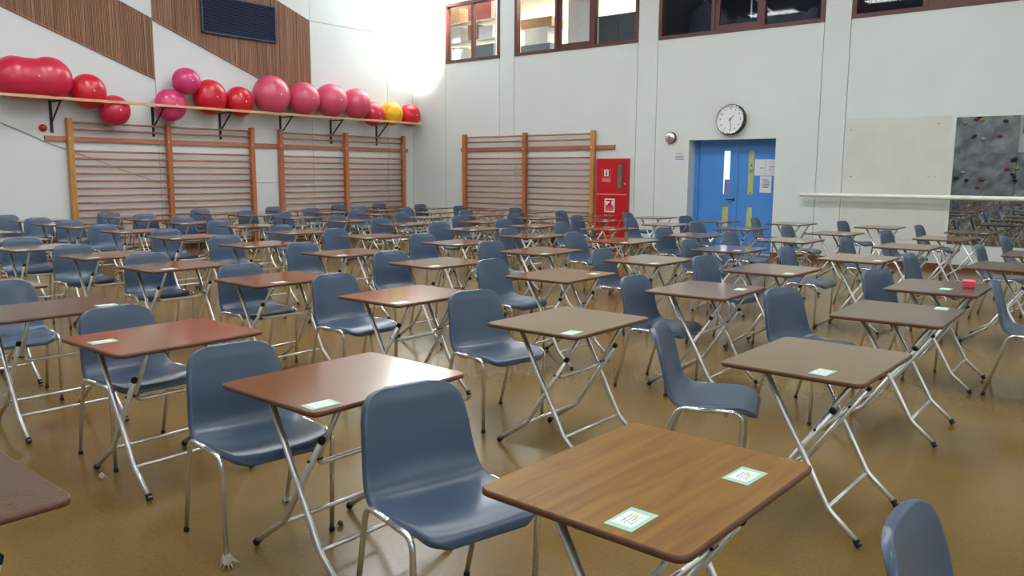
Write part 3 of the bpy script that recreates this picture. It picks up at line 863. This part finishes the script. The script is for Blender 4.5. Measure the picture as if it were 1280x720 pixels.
# alarm sounder and cable on the left wall
al = empty('alarm_sounder', (XL, 5.864, 2.25), label='small round red alarm sounder below the peanut ball', cat='alarm')
bm = B(); tube(bm, [(0, 0, 0), (0.03, 0, 0), (0.06, 0, 0), (0.075, 0, 0)], [0.065, 0.065, 0.05, 0.02], 20); obj('dome', bm, M['red_cab'], al, True)
bm = B(); tube(bm, [(0, 0, 0), (0.012, 0, 0)], 0.072, 20); obj('base_plate', bm, M['white'], al)
tag(obj('wall_cable', tube(B(), [(XL+x, y, z) for x, y, z in ((0.012, 4.2, 2.70), (0.024, 4.56, 2.56), (0.024, 4.64, 2.53), (0.012, 5.213, 2.311), (0.012, 5.714, 2.10), (0.012, 5.87, 2.018), (0.012, 6.22, 1.90), (0.012, 6.594, 1.764), (0.012, 7.333, 1.496), (0.012, 7.913, 1.291))], 0.007, 6), M['cable']), 'thin grey cable slanting across the ball rack wall', 'cable')

# ------------------------------------------------------------------ clock, bell, red cabinet on the back wall
ck = empty('wall_clock', (-6.605, YB, 2.55), label='round black-rimmed wall clock above the blue doors', cat='clock')
R_ = 0.285
obj('case', ring(B(), 0, 0, [(R_, 0.0), (R_, -0.105), (R_-0.010, -0.118), (R_-0.022, -0.12), (R_-0.022, 0.0)]), M['black'], ck, True)
obj('bezel', ring(B(), 0, 0, [(R_-0.012, -0.118), (R_-0.018, -0.126), (R_-0.028, -0.126), (R_-0.036, -0.106), (R_-0.022, -0.106)]), M['chrome'], ck, True)
obj('dial', disc(B(), 0, 0, R_-0.022, -0.102, -0.096, 48), M['face'], ck)
for hname, ang, ln, wd in (('hour_hand', 44.5, 0.115, 0.014), ('minute_hand', 174, 0.185, 0.010)):
    bm = B(); prism(bm, [(-wd/2, -0.035), (wd/2, -0.035), (wd/3, ln), (-wd/3, ln)], 'y', -0.109, -0.106)
    h_ = obj(hname, bm, M['inkdark'], ck); h_.rotation_euler = (0, math.radians(ang), 0)
obj('hand_boss', disc(B(), 0, 0, 0.014, -0.112, -0.104, 16), M['inkdark'], ck)
for n in range(1, 13):
    cu = bpy.data.curves.new('numeral', 'FONT'); cu.body = str(n); cu.size = 0.062; cu.align_x = 'CENTER'; cu.align_y = 'CENTER'; cu.extrude = 0.001
    to = bpy.data.objects.new('tmp', cu); COL.objects.link(to)
    bpy.context.view_layer.update()
    me = bpy.data.meshes.new_from_object(to.evaluated_get(bpy.context.evaluated_depsgraph_get()))
    bpy.data.objects.remove(to)
    me.name = 'numeral'
    a = math.radians(30*n)
    o = obj_me('numeral', me, M['inkdark'], ck, False, (0.2*math.sin(a), -0.1035, 0.2*math.cos(a)))
    o.rotation_euler = (math.pi/2, 0, 0)

be = empty('alarm_bell', (-7.875, YB, 2.247), label='chrome gong alarm bell with red rim beside the clock', cat='bell')
bm = B(); disc(bm, 0, 0, 0.112, -0.05, 0.0, 32); obj('back_box', bm, mat('dark_red_enamel', (110, 30, 34), 0.4, var=0.05), be, True)
bm = B(); tube(bm, [(0, -0.045, 0), (0, -0.06, 0), (0, -0.08, 0), (0, -0.09, 0), (0, -0.094, 0)], [0.105, 0.10, 0.075, 0.04, 0.015], 32); obj('gong', bm, M['chrome'], be, True)
obj('nut', disc(B(), 0, 0, 0.012, -0.104, -0.092, 8), M['black'], be)

fc = empty('fire_hose_cabinet', (-9.19, YB, 0.12), label='tall red fire cabinet with two doors beside the wall bars', cat='cabinet')
hw, ht = 0.38, 1.72
obj('carcass', bx(-hw, hw, -0.10, -0.001, 0, ht), M['red_cab'], fc)
ud = obj('upper_door', bx(-hw+0.006, hw-0.006, -0.118, -0.1005, 0.985, ht-0.006, 0.003), M['red_cab'], fc)
obj('glass_slot_rim', bx(0.147, 0.268, -0.122, -0.118, 1.09, 1.612), M['black'], ud)
obj('glass_slot', bx(0.157, 0.258, -0.124, -0.121, 1.10, 1.602), mat('grey_green_glass', (108, 112, 92), 0.2, var=0.25, scale=3), ud)
ld_ = obj('lower_door', bx(-hw+0.006, hw-0.006, -0.118, -0.1005, 0.006, 0.965, 0.003), M['red_cab'], fc)
obj('door_strip', bx(-hw+0.01, hw-0.01, -0.120, -0.1005, 0.966, 0.984), M['pink_ink'], fc)
s1 = obj('extinguisher_sign', bx(-0.235, -0.015, -0.1195, -0.118, 1.235, 1.50), M['red_cab'], ud)
for q in ((-0.235, -0.015, 1.335, 1.34), (-0.235, -0.015, 1.495, 1.50), (-0.235, -0.23, 1.335, 1.5), (-0.02, -0.015, 1.335, 1.5)):
    obj('sign_border', bx(q[0], q[1], -0.121, -0.1195, q[2], q[3]), M['pink_ink'], ud)
obj('sign_field', bx(-0.18, -0.07, -0.121, -0.1195, 1.355, 1.485), M['white'], ud)
bm = B(); box(bm, -0.14, -0.105, -0.1225, -0.121, 1.365, 1.43); disc(bm, -0.1225, 1.445, 0.014, -0.1225, -0.121, 12); box(bm, -0.14, -0.095, -0.1225, -0.121, 1.458, 1.466)
obj('extinguisher_symbol', bm, M['inkdark'], ud)
for z in (1.29, 1.262, 1.238):
    obj('sign_lettering', bx(-0.23, -0.02, -0.1205, -0.1195, z, z+0.018), M['pink_ink'], ud)
s2 = obj('hose_sign', bx(-0.155, 0.095, -0.1205, -0.118, 0.60, 0.885), M['white'], ld_)
obj('hose_sign_field', bx(-0.13, 0.07, -0.122, -0.1205, 0.625, 0.86), M['red_cab'], ld_)
bm = B(); box(bm, -0.12, -0.075, -0.1235, -0.122, 0.75, 0.83); box(bm, -0.075, -0.03, -0.1235, -0.122, 0.79, 0.83); box(bm, 0.025, 0.06, -0.1235, -0.122, 0.745, 0.845)
obj('hose_symbol', bm, M['white'], ld_)
for z in (0.70, 0.665, 0.64): obj('sign_lettering', bx(-0.115, 0.055, -0.1232, -0.122, z, z+0.012), M['pink_ink'], ld_)
obj('lock', disc(B(), 0.33, 1.2, 0.014, -0.124, -0.118, 12), M['steel'], ud)

# ------------------------------------------------------------------ folding exam desk
DT = 0.71
def make_desk():
    root = empty('exam_desk')
    top = round_rect(0.297, 0.372, 0.032)
    bm = B(); prism(bm, top, 'z', DT-0.019, DT)
    obj('tabletop', bm, M['tan'], root)
    # edge trim: rounded band around the slab
    out = B(); rings = []
    for off, z in ((0.0, DT-0.0005), (0.004, DT-0.003), (0.005, DT-0.010), (0.004, DT-0.017), (0.0, DT-0.0195)):
        rings.append([out.verts.new((x, y, z)) for x, y in round_rect(0.297+off, 0.372+off, 0.032+off)])
    n = len(rings[0])
    for a, b in zip(rings[:-1], rings[1:]):
        for k in range(n): out.faces.new((a[k], b[k], b[(k+1) % n], a[(k+1) % n]))
    obj('edge_trim', out, M['edge'], root, True)
    r = 0.0125
    for s in (-1, 1):
        # outer frame: under the sitter's side, down to the front
        y = s*0.270
        lg = obj('leg', tube(B(), round_path([(-0.135, y, DT-0.022), (0.165, y, 0.135), (0.300, y, 0.018)], 0.022, 4), r), M['steel'], root, True)
        obj('foot_cap', tube(B(), [(0.284, y, 0.033), (0.300, y, 0.010)], 0.0155, 8), M['rubber'], lg)
        # inner frame: capped tube from the sitter's feet up to the clamp
        y = s*0.238
        lg = obj('leg', tube(B(), round_path([(-0.312, y, 0.016), (-0.105, y, 0.160), (0.150, y, 0.545)], 0.022, 4), r), M['steel'], root, True)
        obj('foot_cap', tube(B(), [(-0.292, y, 0.0295), (-0.312, y, 0.0105)], 0.0155, 8), M['rubber'], lg)
        obj('end_cap', tube(B(), [(0.146, y, 0.539), (0.156, y, 0.554)], 0.0145, 8), M['rubber'], lg)
        bm = B(); box(bm, -0.165, -0.105, s*0.270-0.02, s*0.270+0.02, DT-0.026, DT-0.0195); obj('mount_plate', bm, M['steel'], root)
    y = 0.205
    obj('u_brace', tube(B(), round_path([(0.225, -y, DT-0.022), (0.060, -y, 0.425), (0.060, y, 0.425), (0.225, y, DT-0.022)], 0.06, 6), 0.0105), M['steel'], root, True)
    for s in (-1, 1):
        bm = B(); box(bm, 0.195, 0.255, s*y-0.02, s*y+0.02, DT-0.026, DT-0.0195); obj('mount_plate', bm, M['steel'], root)
        obj('pivot_bolt', tube(B(), [(0.086, s*0.19, 0.455), (0.086, s*0.256, 0.455)], 0.006, 6), M['rubber'], root)
    obj('stretcher', tube(B(), [(0.160, -0.270, 0.132), (0.160, 0.270, 0.132)], 0.009), M['steel'], root, True)
    obj('stretcher', tube(B(), [(-0.100, -0.238, 0.160), (-0.100, 0.238, 0.160)], 0.009), M['steel'], root, True)
    return root

# ------------------------------------------------------------------ one-piece shell chair
def make_chair():
    root = empty('shell_chair')
    prof = [(0.268, 0.398), (0.262, 0.418), (0.243, 0.433), (0.190, 0.441), (0.11, 0.437), (0.03, 0.430), (-0.045, 0.428), (-0.095, 0.436),
            (-0.132, 0.462), (-0.156, 0.505), (-0.171, 0.555), (-0.183, 0.61), (-0.195, 0.655)]
    wid = [0.140, 0.178, 0.203, 0.218, 0.226, 0.230, 0.231, 0.229, 0.224, 0.218, 0.213, 0.208, 0.203]
    top0 = len(prof)
    for z, wd in ((0.685, 0.199), (0.712, 0.193), (0.735, 0.184), (0.753, 0.170), (0.766, 0.150), (0.774, 0.122), (0.778, 0.085)):   # rounded top
        prof.append((-0.195-0.205*(z-0.655)-0.012*max(0, (z-0.74)/0.04), z))
        wid.append(wd)
    n = len(prof)
    vs = [-1.0, -0.93, -0.8, -0.6, -0.35, 0, 0.35, 0.6, 0.8, 0.93, 1.0]
    bm = B(); grid = []
    for i, ((x, z), wd) in enumerate(zip(prof, wid)):
        a = prof[max(0, i-1)]; b = prof[min(n-1, i+1)]
        tx, tz = b[0]-a[0], b[1]-a[1]
        if i >= top0: tx, tz = -0.2, 0.98
        l = math.hypot(tx, tz); nx, nz = tz/l, -tx/l          # points up on the seat, forward on the back
        back = min(1, max(0, (i-6)/4))
        row = []
        for v in vs:
            up = (0.020*(1-back)*(1 if i > 2 else 0.2)*(1-0.5*max(0, (4-i)/4)) + 0.030*back)*abs(v)**2.4
            if i >= top0: up *= 0.9-0.11*(i-top0)
            row.append(Vector((x+nx*up, v*wd, z+nz*up)))
        # rim folded away from the sitter
        for side in (0, -1):
            e = row[side]; s = 1 if side == -1 else -1
            q = 0.022
            fold = Vector((e.x-nx*q, e.y+s*q*0.32, e.z-nz*q))
            if side == 0: row = [fold] + row
            else: row = row + [fold]
        grid.append([bm.verts.new(p) for p in row])
    last = grid[-1]; m_ = len(last)-1
    lip = [bm.verts.new((v.co.x-0.0216, v.co.y*0.96, v.co.z+0.001) if 0 < k < m_ else (v.co.x-0.001, v.co.y*0.97, v.co.z+0.004)) for k, v in enumerate(last)]
    grid.append(lip)
    for i in range(n):
        for k in range(len(grid[0])-1):
            bm.faces.new((grid[i][k], grid[i+1][k], grid[i+1][k+1], grid[i][k+1]))
    bmesh.ops.recalc_face_normals(bm, faces=bm.faces)
    me = bpy.data.meshes.new('seat_shell'); bm.to_mesh(me); bm.free()
    tmp = bpy.data.objects.new('tmp', me); COL.objects.link(tmp)
    so = tmp.modifiers.new('s', 'SOLIDIFY'); so.thickness = 0.005; so.offset = 0
    su = tmp.modifiers.new('u', 'SUBSURF'); su.levels = 2; su.render_levels = 2
    bpy.context.view_layer.update()
    me2 = bpy.data.meshes.new_from_object(tmp.evaluated_get(bpy.context.evaluated_depsgraph_get()))
    bpy.data.objects.remove(tmp)
    me2.name = 'seat_shell'
    obj_me('seat_shell', me2, M['chair'], root, True)
    r = 0.0105
    for s in (-1, 1):
        y = s*0.239; yf = s*0.231
        zr = 0.438
        obj('leg', tube(B(), round_path([(0.06, y, zr), (0.205, y, zr), (0.195, yf, 0.012)], 0.05, 6), r), M['chrome'], root, True)
        obj('leg', tube(B(), round_path([(0.06, y, zr), (-0.095, y, zr), (-0.212, yf, 0.012)], 0.05, 6), r), M['chrome'], root, True)
        for xf in (0.195, -0.212):
            obj('ferrule', tube(B(), [(xf, yf, 0.016), (xf, yf, 0.0)], 0.0125, 8), M['rubber'], root)
    for x in (-0.05, 0.13):
        obj('crossbar', tube(B(), round_path([(x, -0.239, 0.436), (x, -0.20, 0.405), (x, 0.20, 0.405), (x, 0.239, 0.436)], 0.04), 0.009), M['chrome'], root, True)
    return root

# (row from camera, column from mirror end, desk x, desk y, chair x, chair y)
GRID = [
(0,1,-2.36,0.43,-2.69,0.38),
(1,0,-1.02,1.86,-1.735,1.91),
(1,1,-2.47,2.00,-2.82,1.88),
(1,2,-3.84,1.97,-4.18,2.01),
(1,3,-5.12,1.94,-5.79,1.99),
(1,4,-6.45,1.95,-6.78,1.90),
(2,0,-1.16,3.60,-1.63,3.50),
(2,1,-2.54,3.63,-3.11,3.76),
(2,2,-3.92,3.72,-4.45,3.72),
(2,3,-5.28,3.63,-5.52,3.62),
(2,4,-6.68,3.55,-6.94,3.56),
(2,5,-8.02,3.60,-8.32,3.50),
(2,6,-9.30,3.48,-9.60,3.49),
(2,7,-10.60,3.58,-10.93,3.53),
(2,8,-12.10,3.74,-12.43,3.69),
(3,0,-1.21,5.15,-1.67,5.19),
(3,1,-2.52,5.29,-2.72,5.10),
(3,2,-3.78,5.28,-4.26,5.27),
(3,3,-5.15,5.28,-5.45,5.18),
(3,4,-6.49,5.32,-6.85,5.20),
(3,5,-7.98,5.28,-8.33,5.20),
(3,6,-9.54,5.28,-9.84,5.27),
(3,7,-11.00,5.33,-11.38,5.16),
(3,8,-12.41,5.31,-12.72,5.29),
(3,9,-13.30,5.32,-13.66,5.17),
(3,10,-14.48,5.42,-14.84,5.12),
(4,0,-1.27,6.55,-1.47,6.74),
(4,1,-2.63,6.82,-3.01,6.80),
(4,2,-3.83,6.80,-4.07,6.78),
(4,3,-5.14,6.81,-5.49,6.69),
(4,4,-6.49,7.00,-6.82,6.95),
(4,5,-7.95,6.94,-8.33,6.82),
(4,6,-9.24,6.73,-9.49,6.78),
(4,7,-10.85,7.00,-11.23,6.86),
(4,8,-12.15,6.80,-12.39,6.90),
(4,9,-13.50,6.85,-13.75,6.95),
(4,10,-14.48,6.85,-14.80,6.80),
(5,0,-1.09,8.49,-1.64,8.36),
(5,1,-2.36,8.34,-2.79,8.26),
(5,2,-3.74,8.41,-3.97,8.42),
(5,3,-5.19,8.55,-5.60,8.45),
(5,4,-6.50,8.44,-6.72,8.48),
(5,5,-7.94,8.87,-8.32,8.78),
(5,6,-9.51,8.96,-9.82,8.94),
(5,7,-10.85,8.88,-11.02,9.03),
(5,8,-12.20,8.90,-12.48,8.92),
(5,9,-13.50,8.82,-13.71,8.96),
(5,10,-14.48,8.67,-14.81,8.61),
(6,0,-1.03,10.00,-1.31,9.97),
(6,1,-2.33,10.14,-2.75,10.07),
(6,2,-3.68,10.09,-4.18,9.96),
(6,3,-4.97,10.04,-5.20,10.05),
(6,4,-6.52,10.32,-7.03,10.15),
(6,5,-7.74,10.06,-8.07,10.01),
(6,6,-9.07,10.36,-9.35,10.37),
(6,7,-10.69,10.61,-11.02,10.56),
(6,8,-12.15,10.75,-12.48,10.70),
(6,9,-13.45,10.55,-13.75,10.54),
(6,10,-14.48,10.30,-14.77,10.30),
(7,0,-0.95,11.75,-1.32,11.70),
(7,1,-2.29,11.79,-2.72,11.72),
(7,2,-3.67,11.76,-4.08,11.69),
(7,3,-5.09,11.79,-5.52,11.69),
(7,4,-6.39,11.91,-6.79,11.82),
(7,5,-7.78,12.10,-8.06,12.08),
(7,6,-9.10,11.90,-9.36,11.90),
(7,7,-10.45,11.82,-10.57,11.98),
(7,8,-11.95,12.10,-12.38,11.94),
(7,9,-13.35,11.95,-13.75,11.82),
(7,10,-14.48,11.95,-14.72,12.02),
(8,1,-2.25,13.45,-2.68,13.39),
(8,2,-3.58,13.70,-3.89,13.66),
(8,3,-4.96,13.57,-5.32,13.52),
(8,4,-6.22,13.33,-6.53,13.29),
(8,5,-7.62,13.67,-7.94,13.63),
(8,6,-8.82,13.40,-9.28,13.26),
(8,7,-10.62,13.71,-10.83,13.76),
(8,8,-11.86,13.80,-12.38,13.58),
(8,9,-13.49,13.62,-13.73,13.66),
(8,10,-14.48,13.16,-14.71,13.23),
]
CARDS = {(1, 0): [(0.11, -0.28), (0.19, 0.16)], (2, 0): [(0.11, -0.27)], (2, 1): [(0.22, -0.3)], (1, 1): [(0.23, -0.3)], (1, 2): [(-0.05, -0.28)], (1, 3): [(0.16, 0.25)], (2, 3): [(0.23, -0.14)], (2, 4): [(0.23, -0.18)], (2, 5): [(0.22, -0.25)], (2, 6): [(0.23, -0.28)], (3, 6): [(0.23, -0.3)], (3, 5): [(0.23, -0.3)], (3, 4): [(0.22, -0.26)], (4, 5): [(0.23, -0.3)], (2, 2): [(0.23, -0.3)], (3, 3): [(0.21, -0.27)], (4, 3): [(0.23, -0.27)], (4, 2): [(0.22, -0.29)], (5, 3): [(0.17, -0.28)], (6, 4): [(0.2, -0.23)], (3, 2): [(0.18, 0.2)], (3, 1): [(0.2, 0.13)], (3, 0): [(0.18, 0.3)], (4, 0): [(0.06, -0.12)], (4, 1): [(0.23, -0.24)], (5, 1): [(0.23, -0.19)], (6, 2): [(0.19, -0.23)], (5, 2): [(0.16, -0.19)], (5, 4): [(0.15, -0.07)]}
TOPS = {(1, 0): 'oak', (1, 1): 'red', (1, 2): 'red', (1, 3): 'dark', (1, 4): 'tan', (0, 1): 'dark', (2, 0): 'tan', (2, 1): 'tan', (2, 2): 'red', (2, 3): 'red',
        (3, 0): 'dark', (4, 0): 'dark', (5, 0): 'dark', (6, 0): 'dark', (3, 1): 'brown', (3, 2): 'brown', (3, 3): 'tan', (2, 4): 'brown', (2, 5): 'brown'}
TOP_WORDS = {'oak': 'oak-grain', 'red': 'reddish brown', 'dark': 'dark brown', 'tan': 'tan', 'brown': 'brown'}
YAWS = {(1, 0): -14.0, (1, 1): -8.0, (1, 2): -4.0, (2, 0): 20.0, (2, 1): -11.0, (3, 0): -14.0, (4, 0): -16.0, (3, 1): 4.0, (4, -1): 0.0, (1, -1): 1.0}
# neighbours beyond the frame that stand in the mirror or whose chair shows
EXTRA = [(1, -1, 0.30, 1.92, -0.108, 1.84), (4, -1, -0.24, 6.55, -0.65, 6.57), (0, 2, -3.75, 0.35, -4.08, 0.32), (0, 3, -5.10, 0.38, -5.45, 0.36), (-1, 2, -3.8, -1.3, -4.15, -1.3), (-1, 3, -5.2, -1.3, -5.5, -1.3)]

MOVES = {(1, 2): (0.0, 0.0, 4), (2, 3): (0.02, -0.01, 0), (2, 4): (0.02, 0.0, -4), (3, 1): (-0.01, 0.0, -4), (3, 8): (0.0, -0.03, 0), (4, 0): (-0.03, 0.0, 0), (4, 2): (-0.02, -0.02, 0), (4, 6): (-0.02, 0.0, 0), (4, 8): (-0.01, 0.0, 0), (5, 2): (0.0, -0.01, 0), (5, 4): (0.01, 0.0, 0), (5, 7): (-0.04, 0.0, 0), (5, 8): (0.0, 0.0, 4), (6, 6): (0.0, -0.01, 0), (6, 9): (0.0, -0.02, 0), (7, 5): (0.0, -0.02, 0), (7, 6): (-0.02, 0.0, 0), (7, 7): (-0.12, 0.0, 0), (7, 10): (-0.01, 0.0, 0), (8, 5): (0.0, -0.01, 0), (8, 7): (0.0, -0.03, 0), (8, 9): (0.02, 0.0, 0), (8, 10): (0.0, 0.02, 0), (4, -1): (0.0, 0.0, 4), (-1, 2): (0.0, -0.01, 0)}

def place(row, col):
    """where a desk stands, in words one can follow in the photo"""
    if row >= 3:
        return '%s from ball rack, %s row from blue doors' % (ordinal(11-col), ordinal(9-row))
    if row == 2:
        return '%s from mirror end, seventh row from blue doors' % ordinal(col+1)
    if row == 1:
        if col == 0: return 'bearing two name cards'
        if col < 0: return 'one place ahead of the two-card desk'
        return '%s behind the two-card desk in its row' % ordinal(col)
    if row == 0:
        return '%s in the row beyond the two-card desk' % ordinal(col)
    return '%s in the row by the climbing wall' % ordinal(col-1)

desk0, chair0 = make_desk(), make_chair()
d_used = c_used = False
DESK_AT = {}
rnd = random.Random(3)
for row, col, dx, dy, cx, cy in GRID + EXTRA:
    d = desk0 if not d_used else copy_tree(desk0)
    d_used = True
    yaw = math.radians(rnd.uniform(-1.6, 1.6)) if row > 1 or col > 1 else math.radians(-1.0)
    if (row, col) == (1, 0): yaw = math.radians(-1.5)
    d.location = (dx, dy, 0); d.rotation_euler = (0, 0, yaw)
    DESK_AT[row, col] = (dx, dy, yaw)
    kind = TOPS.get((row, col)) or rnd.choice(['tan', 'brown', 'brown', 'tan', 'tan'])
    for ch in d.children:
        if ch.name.split('.')[0] == 'tabletop':
            ch.material_slots[0].link = 'OBJECT'; ch.material_slots[0].material = M[kind]
    words = place(row, col)
    tag(d, '%s folding desk, %s' % (TOP_WORDS[kind], words), 'desk', 'folding exam desks')
    c = chair0 if not c_used else copy_tree(chair0)
    c_used = True
    cyaw = math.radians(YAWS.get((row, col), rnd.uniform(-9, 3)))
    mx, my, ma = MOVES.get((row, col), (0, 0, 0))
    cx += mx; cy += my; cyaw += math.radians(ma)
    # cx, cy: floor point of an unturned chair; turn it about the top of its backrest
    c.location = (cx-0.28+0.222*math.cos(cyaw), cy+0.222*math.sin(cyaw), 0)
    c.rotation_euler = (0, 0, cyaw)
    tag(c, 'slate blue chair at desk %s' % words, 'chair', 'slate blue shell chairs')

# ------------------------------------------------------------------ seat cards on the desks
card_me = None
for (row, col), (dx, dy, yaw) in DESK_AT.items():
    if (row, col) in ((0, 1),): continue
    spots = CARDS.get((row, col)) or ([(0.21, -0.26)] if rnd.random() < 0.75 and row > 1 else [])
    for i, (u_, v_) in enumerate(spots):
        if card_me is None:
            bm = B(); box(bm, -0.038, 0.038, -0.060, 0.060, 0, 0.0012)
            o = obj('seat_card', bm, M['card']); card_me = o.data
        else:
            o = bpy.data.objects.new('seat_card', card_me); COL.objects.link(o)
        u_ = max(-0.24, min(0.24, u_)); v_ = max(-0.295, min(0.295, v_))
        ca, sa = math.cos(yaw), math.sin(yaw)
        o.location = (dx+u_*ca-v_*sa, dy+u_*sa+v_*ca, DT+0.0003)
        o.rotation_euler = (0, 0, yaw + math.radians(rnd.uniform(-5, 5)) + (0 if (row, col) != (1, 0) else math.radians((3.5, -6)[i])))
        if (row, col) == (1, 0):
            lab = 'green-bordered name card lying nearer the %s on the oak-grain desk' % ('chair' if i == 0 else 'far edge')
        else:
            lab = 'name card on desk %s' % place(row, col)
        tag(o, lab, 'card', 'green-bordered seat cards')

# pink box on a dark desk
dx, dy, yaw = DESK_AT[4, 0]
pk = empty('pink_box', (-0.03+dx+0.20, dy+0.10, DT), 0.15, label='small bright pink plastic box on a dark brown desk', cat='box')
obj('box_body', bx(-0.04, 0.04, -0.055, 0.055, 0, 0.035, 0.006), mat('pink_plastic_deep', (232, 84, 104), 0.4, var=0.06), pk)
obj('lid', bx(-0.042, 0.042, -0.057, 0.057, 0.035, 0.052, 0.006), M['pinkbox'], pk)

# torn tape round two feet of the chair behind the two-card desk, and scraps on the floor
def rag(name, parent, loc, size, m_):
    bm = B()
    uv_ball(bm, (0, 0, size*0.42), size*0.38, size*0.34, size*0.42, 10, 7)
    for v in bm.verts: v.co += Vector((rnd.uniform(-1, 1), rnd.uniform(-1, 1), rnd.uniform(-0.3, 1)))*size*0.07
    for k in range(11):
        a = k*0.6 + rnd.random()*0.5
        l = size*(0.45+0.45*rnd.random())
        p = [(math.cos(a-0.25)*size*0.3, math.sin(a-0.25)*size*0.3, size*0.35), (math.cos(a)*l, math.sin(a)*l, 0.002), (math.cos(a+0.25)*size*0.3, math.sin(a+0.25)*size*0.3, size*0.5), (0, 0, size*0.95)]
        q = [bm.verts.new(x) for x in p]
        for t in ((0, 1, 2), (0, 2, 3), (0, 3, 1), (1, 3, 2)): bm.faces.new([q[i] for i in t])
    bmesh.ops.recalc_face_normals(bm, faces=bm.faces)
    return obj(name, bm, m_, parent, False, loc)
for o in [o for o in bpy.data.objects if o.parent is None and o.name.startswith('shell_chair') and 'first behind the two-card desk' in o.get('label', '')]:
    rag('torn_tape', o, (0.195, -0.231, 0.0), 0.06, M['tape'])
    rag('torn_tape', o, (-0.212, 0.231, 0.0), 0.045, M['tape'])
tag(rag('floor_scrap', None, (-2.66, 2.10, 0.001), 0.03, M['scrap']), 'small brown scrap lying on the floor between desk legs', 'scrap')
tag(rag('floor_scrap', None, (-4.00, 1.69, 0.001), 0.035, M['tape']), 'dirty tape scrap on the floor by a desk foot', 'scrap')
